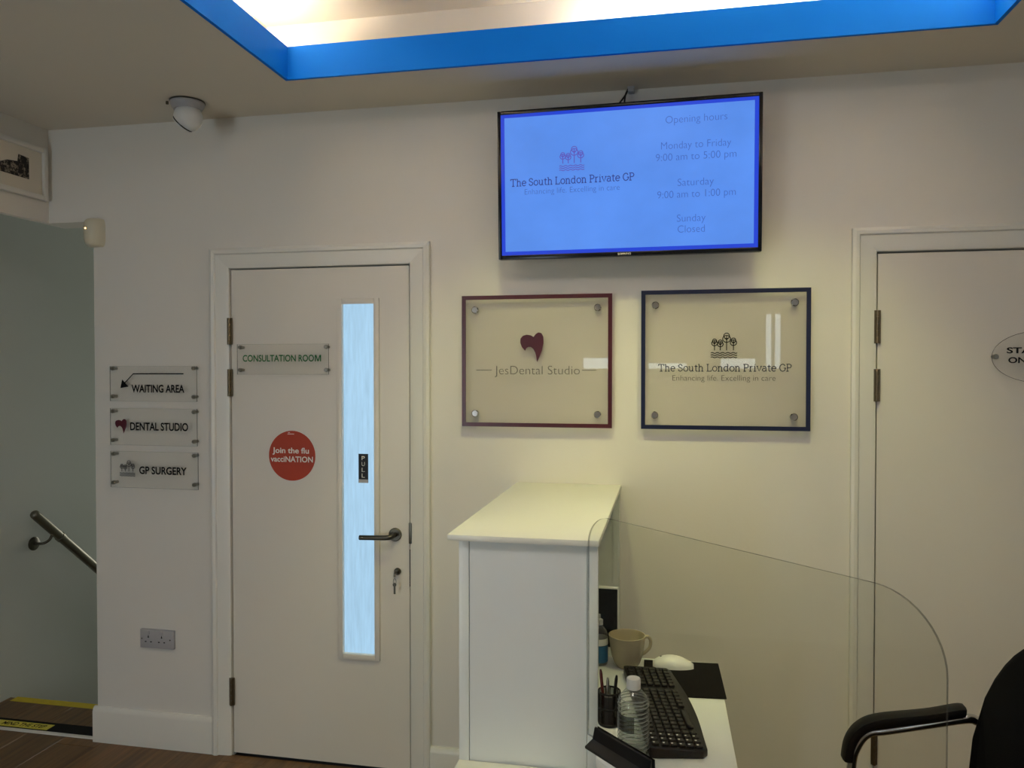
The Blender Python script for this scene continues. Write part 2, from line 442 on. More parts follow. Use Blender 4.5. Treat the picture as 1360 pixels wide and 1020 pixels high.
for wx0, wx1, wz0, wz1, wp in WINDOWS:
    wr.box(xs[-1], wx0, REAR - .1, REAR, -.25, CZ + .4)
    wr.box(wx0, wx1, REAR - .1, REAR, -.25, wz0).box(wx0, wx1, REAR - .1, REAR, wz1, CZ + .4); xs.append(wx1)
wr.box(xs[-1], XR, REAR - .1, REAR, -.25, CZ + .4)
S(wr.build('wall_rear', 'wall'))
for n, (wx0, wx1, wz0, wz1, wp) in enumerate(WINDOWS):
    w = S(MB().box(wx0, wx0 + .035, REAR - .07, REAR - .02, wz0, wz1).box(wx1 - .035, wx1, REAR - .07, REAR - .02, wz0, wz1)
          .box(wx0 + .035, wx1 - .035, REAR - .07, REAR - .02, wz0, wz0 + .035).box(wx0 + .035, wx1 - .035, REAR - .07, REAR - .02, wz1 - .035, wz1)
          .build('window_%d' % (n + 1), 'gloss_white'))
    if n in (0, 4, 5):
        xm = (wx0 + wx1) / 2
        box(xm - .015, xm + .015, REAR - .065, REAR - .025, wz0 + .035, wz1 - .035).build('mullion', 'gloss_white', w)

# ceiling with the lit recess: lower sheet round the opening, blue fascia, cove trough, raised sheet
RX0, RX1, RY0, RY1 = -1.320, 0.957, -3.3, -0.328
FZ = CZ + .112                        # top of the fascia
SET, UZ = .16, CZ + .27               # set-back of the upper walls, height of the raised ceiling
ce = MB()
ce.box(XS - .1, RX0, REAR, .12, CZ, CZ + .03).box(RX1, XR, REAR, .12, CZ, CZ + .03)
ce.box(RX0, RX1, RY1, .12, CZ, CZ + .03).box(RX0, RX1, REAR, RY0, CZ, CZ + .03)
ce.box(XS - .1, -2.16, .12, 3.3, 2.80, 2.90)
S(ce.build('ceiling', 'ceiling'))
up = MB()
up.box(RX0 - SET, RX1 + SET, RY0 - SET, RY1 + SET, UZ, UZ + .03)
up.box(RX0 - SET - .03, RX0 - SET, RY0 - SET, RY1 + SET, CZ + .03, UZ + .03).box(RX1 + SET, RX1 + SET + .03, RY0 - SET, RY1 + SET, CZ + .03, UZ + .03)
up.box(RX0 - SET, RX1 + SET, RY1 + SET, RY1 + SET + .03, CZ + .03, UZ + .03).box(RX0 - SET, RX1 + SET, RY0 - SET - .03, RY0 - SET, CZ + .03, UZ + .03)
S(up.build('ceiling_recess', 'ceiling'))
T = .012
tr1 = MB().box(RX0, RX1, RY1 - T, RY1, CZ - .002, FZ).build('trim_1', 'blue'); S(tr1)
tr2 = MB().box(RX0, RX0 + T, RY0, RY1 - T, CZ - .002, FZ).build('trim_2', 'blue'); S(tr2)
tr3 = MB().box(RX1 - T, RX1, RY0, RY1 - T, CZ - .002, FZ).build('trim_3', 'blue'); S(tr3)
tr4 = MB().box(RX0 + T, RX1 - T, RY0, RY0 + T, CZ - .002, FZ).build('trim_4', 'blue'); S(tr4)

# skirting
def skirting(x0, x1, h):
    q = [(0, 0), (-.018, 0), (-.018, h - .022), (-.014, h - .008), (-.007, h), (0, h)]
    S(MB().prism(q, x0, x1, lambda u, v, t: (t, u, v)).build('baseboard_back', 'gloss_white', smooth=30))
skirting(WX - .012, -1.824, .150)
skirting(-.903, -.545, .117)
skirting(-.16, .638, .117)
skirting(1.552, XR, .117)

# ---------------------------------------------------------------- doors
def architrave(parent, x0, x1, zt, w=.080):
    """moulded door casing: two uprights and a head, mitred"""
    prof = [(0, 0), (0, -.020), (.010, -.024), (.022, -.022), (.026, -.015), (w - .012, -.012), (w, -.008), (w, 0)]   # from outer edge inward
    ox0, ox1, oz = x0 - w - .001, x1 + w + .001, zt + w + .001
    n = len(prof)
    def run(A, B):
        vs = [A(d, y) for d, y in prof] + [B(d, y) for d, y in prof]
        MB().add(vs, [(i, (i + 1) % n, n + (i + 1) % n, n + i) for i in range(n)] + [tuple(range(n)), tuple(range(2 * n - 1, n - 1, -1))]).build('casing', 'gloss_white', parent, smooth=25)
    run(lambda d, y: (ox0 + d, y, 0), lambda d, y: (ox0 + d, y, oz - d))
    run(lambda d, y: (ox1 - d, y, 0), lambda d, y: (ox1 - d, y, oz - d))
    run(lambda d, y: (ox0 + d, y, oz - d), lambda d, y: (ox1 - d, y, oz - d))
def lining(parent, x0, x1, zt):
    MB().box(x0 - .001, x0 + .0005, .010, .12, 0, zt).box(x1 - .0005, x1 + .001, .010, .12, 0, zt).box(x0, x1, .010, .12, zt - .0005, zt).build('frame_lining', 'gloss_white', parent)
    MB().box(x0, x0 + .03, .048, .115, 0, zt).box(x1 - .03, x1, .048, .115, 0, zt).box(x0 + .03, x1 - .03, .048, .115, zt - .03, zt).build('door_stop', 'gap', parent)  # stop coloured dark to stand in for shade inside the door gap
def hinge(parent, x, z0, z1):
    h = MB()
    n = 5; s = (z1 - z0) / n
    for k in range(n):
        h.lathe([(.0062, 0), (.0068, .002), (.0068, s - .003), (.0062, s - .001)], 12, Matrix.Translation((x, -.012, z0 + s * k)))
    h.box(x - .011, x + .011, -.0105, -.0045, z0, z1)
    o = h.build('hinge', 'brass', parent, smooth=35); return o

d1 = struct('door_1', (D1[0], 0, 0))
architrave(d1, *D1); lining(d1, *D1)
lx0, lx1, lz0, lz1 = D1[0] + .005, D1[1] - .005, .010, D1[2] - .006
gx0, gx1, gz0, gz1 = -1.258, -1.118, .452, 1.842
leaf = MB().box(lx0, gx0, .001, .044, lz0, lz1).box(gx1, lx1, .001, .044, lz0, lz1).box(gx0, gx1, .001, .044, lz0, gz0).box(gx0, gx1, .001, .044, gz1, lz1).build('leaf', 'door_white', d1)
b = MB()
bw = .018
for (a0, a1, c0, c1) in ((gx0 - bw, gx0 + .004, gz0 - bw, gz1 + bw), (gx1 - .004, gx1 + bw, gz0 - bw, gz1 + bw), (gx0 + .004, gx1 - .004, gz0 - bw, gz0 + .004), (gx0 + .004, gx1 - .004, gz1 - .004, gz1 + bw)):
    b.box(a0, a1, -.009, .001, c0, c1)
b.build('glazing_bead', 'door_white', d1, bevel=.003)
MB().box(gx0, gx1, .018, .024, gz0, gz1).build('pane', 'pane', d1)
for z0, z1 in ((1.682, 1.790), (1.472, 1.582), (.208, .320)): hinge(d1, D1[0] + .002, z0, z1)
# lever handle
hx, hz = -1.037, .936
RXm = Matrix.Rotation(PI / 2, 4, 'X')
hd = MB().lathe([(.001, -.001), (.026, -.001), (.026, .006), (.023, .009), (.001, .009)], 28, Matrix.Translation((hx, 0, hz)) @ RXm).build('handle', 'dark_steel', d1, smooth=35)
MB().tube([(hx, -.006, hz), (hx, -.040, hz)] + [tuple(p) for p in spline([(hx, -.046, hz), (hx - .010, -.052, hz - .002), (hx - .040, -.052, hz - .004), (hx - .128, -.050, hz - .007)], 6)], .0098, 14).build('lever', 'dark_steel', hd, smooth=50)
kx, kz = -1.028, .792
MB().lathe([(.001, -.001), (.0135, -.001), (.0135, .007), (.010, .012), (.001, .012)], 24, Matrix.Translation((kx, 0, kz)) @ RXm).build('lock_cylinder', 'dark_steel', d1, smooth=35)
MB().box(lx1 + .001, lx1 + .012, -.013, -.002, .905, .985).build('latch_plate', 'dark_steel', d1, bevel=.001)
MB().box(lx1 + .0005, lx1 + .0045, -.003, .002, .735, .880).build('lock_faceplate', 'black', d1)
# key hanging in the lock
ky = thing('key', (kx, -.02, kz), 'small steel key hanging from the lock below the door lever', 'key')
MB().box(kx - .0035, kx + .0035, -.030, -.010, kz - .002, kz + .002).build('key_blade', 'steel', ky)
MB().lathe([(.004, -.0015), (.011, -.0015), (.011, .0015), (.004, .0015), (.004, -.0015)], 18, Matrix.Translation((kx, -.034, kz - .004)) @ Matrix.Rotation(PI / 2, 4, 'Y'), cap=False).build('key_bow', 'steel', ky, smooth=35)
MB().tube([(kx + .012 * math.sin(a) * .5, -.034, kz - .020 - .012 + .012 * math.cos(a)) for a in [i * PI / 8 for i in range(17)]], .0011, 6).build('key_ring', 'steel', ky, smooth=50)
MB().box(kx - .004, kx + .003, -.036, -.033, kz - .080, kz - .042).lathe([(.002, -.001), (.0075, -.001), (.0075, .001), (.002, .001)], 14, Matrix.Translation((kx - .0005, -.0345, kz - .044)) @ RXm).build('spare_key', 'dark_steel', ky)

d2 = struct('door_2', (D2[0], 0, 0))
architrave(d2, *D2); lining(d2, *D2)
MB().box(D2[0] + .005, D2[1] - .005, .001, .044, .010, D2[2] - .007).build('leaf', 'door_white', d2)
for z0, z1 in ((1.670, 1.784), (1.470, 1.582), (.208, .320)): hinge(d2, D2[0] + .002, z0, z1)
h2 = MB().lathe([(.001, -.001), (.026, -.001), (.026, .006), (.023, .009), (.001, .009)], 28, Matrix.Translation((1.410, 0, .936)) @ RXm).build('handle', 'dark_steel', d2, smooth=35)
MB().tube([(1.410, -.006, .936), (1.410, -.046, .936), (1.398, -.052, .934), (1.282, -.050, .930)], .0098, 14).build('lever', 'dark_steel', h2, smooth=50)

# ---------------------------------------------------------------- stairs behind the wall's free edge
st = struct('staircase', (XS, .30, 0))
for k in range(9):
    z = -.185 * (k + 1); y = .30 + .25 * k
    MB().box(XS, -2.26, y, y + .265, z - .04, z).box(XS, -2.26, y - .012, y, z - .04, z + .18).build('step', 'wood', st)
ns = MB().prism([(.262, .0005), (.310, .0005), (.316, -.004), (.316, -.045), (.310, -.045), (.308, -.006), (.262, -.0005)], XS + .03, -2.27, lambda u, v, t: (t, u, v)).build('nosing_tape', 'yellow')
tag(ns, 'yellow non-slip nosing along the top stair edge behind the wall', 'stair nosing')
th = thing('floor_threshold', (-2.8, .05, 0), 'black non-slip threshold with white metal edge at the stair landing', 'threshold')
MB().prism([(-.012, 0), (-.010, .004), (.006, .005), (.008, 0)], XS, WX + .02, lambda u, v, t: (t, u + .012, v)).build('metal_edge', 'metal_edge', th)
MB().box(XS, WX + .10, .0205, .098, 0, .003).build('grip_strip', 'black_rubber', th)
wt = thing('warning_tape', (-2.80, .06, .003), 'yellow warning tape on the black threshold strip by the stairs', 'tape')
MB().box(-2.935, -2.655, .030, .078, .0032, .0042).build('tape_strip', 'yellow_label', wt)
MB().box(-2.975, -2.936, .030, .078, .0032, .0042).build('tape_end', 'plastic_grey', wt)
text('tape_lettering', 'MIND THE STEP', -2.90, -2.68, 0, .026, 0, 'ink', wt, bold=.02, fn=lambda u, w: (-2.90 + u, .041 + w, .0046))
# handrail
hr = thing('handrail', (-3.03, .38, .87), 'round metal handrail sloping down the stair wall', 'handrail')
p0 = Vector((-3.03, .384, .870)); dr = Vector((0, .42, -.372)).normalized()
MB().tube([p0 - dr * .020, p0 - dr * .017, p0 - dr * .010, p0] + [p0 + dr * t for t in (.5, 1.0, 1.6, 2.2)], [.004, .013, .020, .0225, .0225, .0225, .0225, .0225], 20).build('rail', 'rail_steel', hr, smooth=50)
for t in (.215,):
    MB().tube([p0 + dr * (t - .012), p0 + dr * (t - .010), p0 + dr * (t + .010), p0 + dr * (t + .012)], [.0225, .0255, .0255, .0225], 20).build('joint_collar', 'rail_steel', hr, smooth=50)
for t in (.145, 1.5):
    q = p0 + dr * t
    br = MB().lathe([(.001, 0), (.034, 0), (.034, .005), (.028, .009), (.001, .009)], 24, Matrix.Translation((XS, q.y - .045, q.z - .062)) @ Matrix.Rotation(PI / 2, 4, 'Y')).build('wall_bracket', 'dark_steel', hr, smooth=35)
    MB().tube(spline([(XS + .006, q.y - .045, q.z - .062), (XS + .045, q.y - .035, q.z - .062), (XS + .066, q.y - .016, q.z - .046), (XS + .070, q.y, q.z - .018)], 6), .0065, 10).build('bracket_arm', 'dark_steel', br, smooth=50)

# ================================================================== THINGS ON THE WALLS
def standoff(parent, x, z, y, r=.0085, mat='steel'):
    return MB().lathe([(r * .75, 0), (r * .75, y - .005), (r, y - .005), (r, y + .004), (r * .8, y + .007), (.0005, y + .007)], 16, Matrix.Translation((x, 0, z)) @ RXm).build('standoff', mat, parent, smooth=35)
def sheet(parent, x0, x1, z0, z1, y, mat, edge=.0005):
    MB().box(x0, x1, y, y + .004, z0, z1).build('panel', mat, parent)
    e = edge
    MB().box(x0 - e, x0, y, y + .004, z0 - e, z1 + e).box(x1, x1 + e, y, y + .004, z0 - e, z1 + e).box(x0, x1, y, y + .004, z0 - e, z0).box(x0, x1, y, y + .004, z1, z1 + e).build('edge', 'sign_edge', parent)
Y = -.024; G = 'direction signs beside the stairs'
s1 = thing('direction_sign', (-2.08, 0, 1.45), 'clear acrylic sign with a bent arrow reading WAITING AREA', 'sign', G)
sheet(s1, -2.281, -1.879, 1.450, 1.594, Y, 'acrylic_sign')
for p in ((-2.268, 1.586), (-1.892, 1.586), (-2.268, 1.469), (-1.892, 1.469)): standoff(s1, *p, -Y + 0)
text('lettering', 'WAITING AREA', -2.178, -1.934, 1.4868, .030, Y - .001, 'ink', s1, bold=.026)
MB().strokes([[(-2.215, 1.5205), (-2.170, 1.563), (-1.937, 1.5632)]], .0045, lambda u, v: (u, Y - .001, v)).add([(-2.2306, Y - .001, 1.5035), (-2.192, Y - .001, 1.510), (-2.222, Y - .001, 1.540)], [(0, 1, 2)]).build('arrow', 'ink', s1, fix=False)
s2 = thing('direction_sign', (-2.08, 0, 1.26), 'clear acrylic sign with a small tooth emblem reading DENTAL STUDIO', 'sign', G)
sheet(s2, -2.281, -1.879, 1.267, 1.419, Y, 'acrylic_sign')
for p in ((-2.269, 1.407), (-1.892, 1.407), (-2.269, 1.286), (-1.892, 1.286)): standoff(s2, *p, -Y)
text('lettering', 'DENTAL STUDIO', -2.186, -1.918, 1.3295, .031, Y - .001, 'ink', s2, bold=.026)
tooth_logo('tooth_emblem', -2.257, -2.203, 1.3135, 1.3755, Y - .001, 'maroon_dark', s2)
s3 = thing('direction_sign', (-2.08, 0, 1.08), 'clear acrylic sign with a line-drawn tree emblem reading GP SURGERY', 'sign', G)
sheet(s3, -2.281, -1.876, 1.089, 1.240, Y, 'acrylic_sign')
for p in ((-2.267, 1.2285), (-1.892, 1.2285), (-2.267, 1.1090), (-1.892, 1.1090)): standoff(s3, *p, -Y)
text('lettering', 'GP SURGERY', -2.1455, -1.926, 1.1485, .0295, Y - .001, 'ink', s3, bold=.026)
tree_logo('tree_emblem', -2.237, -2.165, 1.136, 1.2035, Y - .001, 'ink_grey', s3, .045)

cs = thing('door_sign', (-1.5, 0, 1.56), 'clear acrylic sign with green lettering reading CONSULTATION ROOM', 'sign')
sheet(cs, -1.697, -1.3035, 1.5615, 1.6815, Y, 'acrylic_sign')
for p in ((-1.683, 1.670), (-1.313, 1.670), (-1.683, 1.579), (-1.313, 1.579)): standoff(cs, *p, -Y)
text('lettering', 'CONSULTATION ROO', -1.6715, -1.3640, 1.6130, .0255, Y - .001, 'ink_green', cs, bold=.014)
mq = [(0, 0), (.0042, 0), (.0042, .0195), (.0112, .0), (.0148, 0), (.0218, .0195), (.0218, 0), (.0260, 0), (.0260, .0255), (.0200, .0255), (.0130, .0058), (.0060, .0255), (0, .0255)]
MB().prism([(-1.3600 + u, 1.6130 + v) for u, v in mq], Y - .001, Y - .0004, lambda u, v, t: (u, t, v)).build('lettering', 'ink_green', cs)

so = thing('door_sign', (1.21, 0, 1.54), 'clear oval acrylic sign reading STAFF ONLY at the right edge', 'sign')
ocx, ocz, orx, orz = 1.215, 1.622, .150, .086
MB().prism(arc(ocx, ocz, orx, orz, 0, 360, 48)[:-1], Y, Y + .004, lambda u, v, t: (u, t, v)).build('panel', 'acrylic_sign', so, smooth=40)
MB().tube([(x, Y + .002, z) for x, z in arc(ocx, ocz, orx + .0005, orz + .0005, 0, 360, 48)], .0008, 6).build('edge', 'acrylic_edge', so, smooth=50)
standoff(so, 1.076, 1.623, -Y); standoff(so, 1.354, 1.623, -Y)
text('lettering', 'STAFF', 1.1085, 1.222, 1.6345, .0185, Y - .001, 'ink', so, bold=.026)
text('lettering', 'ONLY', 1.1135, 1.208, 1.6020, .0185, Y - .001, 'ink', so, bold=.026)

# flu sticker and pull plate on the consultation room door
fs = thing('round_sticker', (-1.47, 0, 1.13), 'round orange-red sticker reading Join the flu vacciNATION', 'sticker')
MB().lathe([(.1025, 0), (.1025, .0012)], 56, Matrix.Translation((-1.4715, .0008, 1.235)) @ RXm).build('rim', 'print_white', fs)
MB().lathe([(.1005, 0), (.1005, .0010)], 56, Matrix.Translation((-1.4715, -.0006, 1.235)) @ RXm).build('disc', 'orange', fs)
text('lettering', 'Join the flu', -1.556, -1.398, 1.2455, .0215, -.0022, 'print_white', fs, bold=.022)
text('lettering', 'vacciNATION', -1.564, -1.381, 1.2105, .0215, -.0022, 'print_white', fs, bold=.022)
MB().box(-1.490, -1.462, -.0022, -.0018, 1.321, 1.3235).box(-1.488, -1.480, -.0022, -.0018, 1.327, 1.329).build('small_mark', 'print_white', fs)
pu = thing('pull_plate', (-1.175, .017, 1.13), 'small black plate reading PULL on the door glass', 'sign')
MB().box(-1.1955, -1.1555, .0155, .0178, 1.132, 1.247).build('plate', 'black_gloss', pu)
MB().box(-1.1955, -1.1555, .0150, .0154, 1.132, 1.146).build('pale_foot', 'plastic_grey', pu)
for k, ch in enumerate('PULL'):
    text('lettering', ch, -1.182, -1.169, 1.222 - .023 * k, .016, .0150, 'print_white', pu)

# the two framed practice signs
def practice_sign(x0, x1, z0, z1, border, label, offs):
    t = thing('practice_sign', ((x0 + x1) / 2, 0, z0), label, 'sign', 'large acrylic practice signs under the television')
    y = -.030; b = .0148
    MB().box(x0 + b, x1 - b, y, y + .005, z0 + b, z1 - b).build('panel', 'acrylic_big', t)
    MB().box(x0, x0 + b, y - .0004, y + .005, z0, z1).box(x1 - b, x1, y - .0004, y + .005, z0, z1).box(x0 + b, x1 - b, y - .0004, y + .005, z0, z0 + b).box(x0 + b, x1 - b, y - .0004, y + .005, z1 - b, z1).build('border', border, t)
    for p in offs: standoff(t, *p, -y, r=.0135, mat='chrome')
    return t
ds = practice_sign(-.7597, -.1945, 1.3660, 1.8580, 'maroon', 'maroon-bordered acrylic sign reading JesDental Studio with a tooth emblem', ((-.708, 1.8045), (-.247, 1.8065), (-.708, 1.415), (-.247, 1.4155)))
text('lettering', 'JesDental Studio', -.6324, -.3123, 1.5620, .0325, -.0312, 'ink_grey', ds, bold=-.016)
MB().box(-.7037, -.644, -.0312, -.0308, 1.5770, 1.5795).build('rule_line', 'ink_grey', ds)
MB().box(-.304, -.2515, -.0312, -.0308, 1.5765, 1.5790).build('rule_line', 'ink_grey', ds)
tooth_logo('tooth_emblem', -.5347, -.4467, 1.6078, 1.7185, -.0314, 'maroon', ds)
gs = practice_sign(-.0900, .4915, 1.3655, 1.8650, 'navy', 'navy-bordered acrylic sign reading The South London Private GP', ((-.0395, 1.8115), (.4375, 1.814), (-.0415, 1.4165), (.4365, 1.4145)))
slab_text('lettering', 'The South London Private GP', -.0295, .4298, 1.5743, .0245, -.0312, 'ink_navy', gs, .115)
text('lettering', 'Enhancing life. Excelling in care', .0211, .3748, 1.5408, .0195, -.0312, 'ink_grey', gs, bold=-.012)
tree_logo('tree_emblem', .1545, .2446, 1.6210, 1.7115, -.0312, 'ink', gs, .032)

# television
tv = thing('television', (-.142, -.150, 2.239), 'flat black television showing blue opening hours screen, high on the wall', 'television', rot=(-.0431 * -1, 0, -.027))
TW, TH = .4548, .2633
case = MB().box(-TW, TW, .0, .030, -TH, TH).build('case', 'black_gloss', tv, bevel=.006)
MB().box(-.30, .30, .030, .062, -.20, .16).build('rear_housing', 'black', tv, bevel=.012)
bz = MB()
ix, iz0, iz1 = .4415, -.2480, .2490
bz.box(-TW + .001, -ix, -.004, .002, -TH + .001, TH - .001).box(ix, TW - .001, -.004, .002, -TH + .001, TH - .001)
bz.box(-ix, ix, -.004, .002, -TH + .001, iz0).box(-ix, ix, -.004, .002, iz1, TH - .001)
bz.build('bezel', 'black_gloss', tv, bevel=.002)
sc = MB().box(-ix, ix, -.0012, 0, iz0, iz1).build('screen', 'screen_border', tv)
MB().box(-.4280, .4280, -.0018, -.0012, -.2350, .2370).build('slide', 'screen', sc)
ty = -.0022
slab_text('screen_title', 'The South London Private GP', -.4081, .0323, -.0038, .0245, ty, 'screen_name', sc, .125)
text('screen_text', 'Enhancing life. Excelling in care', -.356, -.0194, -.0350, .0195, ty, 'screen_text', sc, bold=-.012)
tree_logo('screen_emblem', -.2306, -.1424, .0405, .1255, ty, 'screen_trees', sc, .034)
for body, a, c, z in (('Opening hours', .1366, .3398, .1800), ('Monday to Friday', .1216, .3526, .0935), ('9:00 am to 5:00 pm', .1039, .3699, .0545),
                      ('Saturday', .1775, .2970, -.0325), ('9:00 am to 1:00 pm', .1092, .3684, -.0718), ('Sunday', .1753, .2705, -.1534), ('Closed', .1780, .2682, -.1903)):
    text('screen_text', body, a, c, z, .0245, ty, 'screen_text', sc, bold=-.012)
text('maker_mark', 'SAMSUNG', -.0260, .0190, -.2585, .0062, -.0045, 'print_white', tv, bold=.02)
MB().box(-.12, .12, .062, .150, -.11, .09).build('wall_mount', 'black', tv, bevel=.004)
ck = thing('ceiling_hook', (-.137, -.02, CZ), 'small grey cable clip where the ceiling meets the wall above the television', 'cable clip')
MB().box(-.140, -.118, -.034, -.002, CZ - .018, CZ).build('clip_body', 'plastic_grey', ck, bevel=.003)
MB().box(-.142, -.116, -.036, -.030, CZ - .006, CZ).build('clip_flange', 'plastic_grey', ck)
tc_ = thing('television_cable', (-.140, -.022, CZ), 'pair of black cables running from the ceiling clip to the television', 'cable')
for e in ((-.186, -.115, 2.495), (-.150, -.105, 2.495)):
    MB().tube(spline([(-.140, -.022, CZ - .006), (-.148, -.040, CZ - .032), ((e[0] - .150) / 2, -.07, CZ - .07), e], 6), .0032, 8).build('strand', 'black', tc_, smooth=50)

# power socket
sk = thing('wall_socket', (-2.078, 0, .415), 'white double power socket on the wall below the direction signs', 'socket')
MB().box(-2.157, -2.000, -.013, 0, .418, .496).build('plate', 'plastic_grey', sk, bevel=.003)
for cx in (-2.118, -2.056):
    MB().prism([(cx - .0035, .462), (cx + .0035, .462), (cx, .473)], -.0142, -.013, lambda u, v, t: (u, t, v)).build('pin_slot', 'black', sk)
    for dx in (-.0125, .0125): MB().box(cx + dx - .0035, cx + dx + .0035, -.0142, -.013, .443, .447).build('pin_slot', 'black', sk)
    MB().box(cx - .006 + (.0), cx + .006, -.017, -.013, .476, .490).build('rocker_switch', 'plastic_grey', sk, bevel=.001)
for cx in (-2.148, -2.017): MB().lathe([(.003, 0), (.003, .0012)], 12, Matrix.Translation((cx, -.013, .457)) @ RXm).build('screw', 'dark_steel', sk)

# alarm sensor on the corner of the wall
ps = thing('motion_sensor', (-2.352, 0, 2.095), 'cream alarm motion sensor with tiny orange lamp at the wall corner', 'alarm sensor')
body = [(-.040, 0), (-.040, -.028), (-.033, -.042), (-.016, -.051), (.004, -.053), (.022, -.047), (.034, -.034), (.038, 0)]
pv = MB(); rows = []
for zz, s in ((0, .72), (.010, .9), (.03, 1.0), (.085, 1.0), (.105, .93), (.114, .80)):
    rows.append([(-2.352 + u * s, v * s, 2.096 + zz) for u, v in body])
n = len(body)
pv.add([p for r in rows for p in r], [(i * n + k, i * n + (k + 1) % n, (i + 1) * n + (k + 1) % n, (i + 1) * n + k) for i in range(len(rows) - 1) for k in range(n)] + [tuple(range(n)), tuple((len(rows) - 1) * n + k for k in range(n))])
pv.build('housing', 'plastic_cream', ps, smooth=50)
MB().lathe([(.0005, 0), (.003, 0), (.003, .002), (.0005, .003)], 12, Matrix.Translation((-2.369, -.0505, 2.168)) @ RXm).build('lamp', 'led', ps)

# framed ink drawing on the bulkhead
pf = thing('framed_picture', (XL, -.35, 2.30), 'white-framed ink drawing hanging on the bulkhead at far left', 'picture')
py0, py1, pz0, pz1 = -.68, -.022, 2.292, 2.512
fm = MB()
for (a0, a1, c0, c1) in ((py0, py0 + .022, pz0, pz1), (py1 - .022, py1, pz0, pz1), (py0 + .022, py1 - .022, pz0, pz0 + .022), (py0 + .022, py1 - .022, pz1 - .022, pz1)):
    fm.box(XL, XL + .020, a0, a1, c0, c1)
fm.build('frame', 'gloss_white', pf, bevel=.005)
MB().box(XL, XL + .008, py0 + .02, py1 - .02, pz0 + .02, pz1 - .02).build('mount_board', 'paper', pf)
MB().prism([(-.60, 2.365), (-.112, 2.365), (-.112, 2.452), (-.165, 2.455), (-.170, 2.425), (-.22, 2.418), (-.25, 2.405), (-.33, 2.41), (-.34, 2.44), (-.42, 2.44), (-.43, 2.41), (-.60, 2.40)], XL + .008, XL + .0088, lambda u, v, t: (t, u, v)).build('drawing', 'sketch', pf)

# turret camera on the ceiling
cc = thing('security_camera', (-1.79, -.205, CZ), 'white turret security camera fixed to the ceiling', 'camera')
CM = Matrix.Translation((-1.79, -.205, CZ)) @ Matrix.Rotation(PI, 4, 'X')
MB().lathe([(.060, 0), (.062, .004), (.062, .014), (.059, .020), (.052, .030), (.050, .034)], 36, CM).build('base', 'plastic_grey', cc, smooth=35)
MB().lathe([(.063, .001), (.0645, .002), (.0645, .005), (.063, .006)], 36, CM).build('base_ring', 'dark_steel', cc, smooth=35)
bc = Vector((-1.785, -.208, CZ - .062))
face_dir = Vector((-.74, .06, -.67)).normalized()
BM_ = Matrix.Translation(bc) @ face_dir.to_track_quat('Z', 'Y').to_matrix().to_4x4()
ball = [(.0005, -.052)] + [(.052 * math.cos(math.radians(a)), .052 * math.sin(math.radians(a))) for a in range(-80, 33, 8)] + [(.042, .029), (.0005, .029)]
bl = MB().lathe(ball, 36, BM_).build('ball', 'plastic_white', cc, smooth=40)
MB().lathe([(.0415, .0290), (.0415, .0335), (.0005, .0335)], 28, BM_).build('lens_gap', 'black_gloss', bl, smooth=35)
MB().lathe([(.0405, .0336), (.0400, .0375), (.034, .0400), (.0005, .0400)], 28, BM_).build('lens_ring', 'plastic_white', bl, smooth=35)
MB().box(-1.842, -1.834, -.262, -.256, CZ - .026, CZ - .014).build('screw', 'dark_steel', cc)

# ================================================================== RECEPTION
# tall white counter unit standing out from the wall
KT = 1.155
cb = thing('reception_cabinet', (-.36, -.48, 0), 'tall white reception cabinet with overhanging top standing against the wall', 'cabinet')
MB().box(-.553, -.162, -.955, -.002, KT - .016, KT).build('top', 'cabinet_top', cb, bevel=.003)
MB().box(-.523, -.505, -.925, -.004, 0, KT - .016).build('side_panel', 'cabinet', cb)
MB().box(-.505, -.185, -.024, -.004, 0, KT - .016).build('back_panel', 'cabinet', cb)
MB().box(-.497, -.194, -.938, -.920, 0, KT - .016).build('end_panel', 'cabinet', cb)
MB().box(-.525, -.4985, -.942, -.920, 0, KT - .016).build('stile', 'cabinet', cb, bevel=.0015)
MB().box(-.1925, -.166, -.942, -.920, 0, KT - .016).build('stile', 'cabinet', cb, bevel=.0015)
MB().box(-.190, -.166, -.030, -.004, 0, KT - .016).build('rear_post', 'cabinet', cb)
MB().box(-.525, -.200, -1.16, -.9425, .550, .568).build('front_ledge', 'cabinet_top', cb, bevel=.002)
MB().box(-.520, -.205, -1.15, -.9425, 0, .550).build('ledge_base', 'cabinet', cb)

# desk: runs along the cabinet, then turns 45 degrees towards the room
DZ = .715
dk = thing('reception_desk', (0, -.9, 0), 'white reception desk holding keyboard, mug and water bottle', 'desk')
top_poly = [(-.500, -.530), (.151, -.530), (.155, -1.20), (.62, -1.68), (.44, -1.90), (-.150, -1.160), (-.162, -1.085), (-.162, -.915), (-.500, -.915)]
MB().prism(top_poly, DZ - .022, DZ, lambda u, v, t: (u, v, t)).build('desktop', 'cabinet', dk, bevel=.002)
fp = [(-.148, -1.150), (.432, -1.880), (.45, -1.870), (-.135, -1.140)]
MB().prism(fp, .02, DZ - .022, lambda u, v, t: (u, v, t)).build('front_panel', 'cabinet', dk)
for lx, ly in ((.125, -.555), (.58, -1.68), (-.47, -.56)):
    MB().box(lx - .02, lx + .02, ly - .02, ly + .02, 0, DZ - .022).build('leg', 'cabinet', dk)

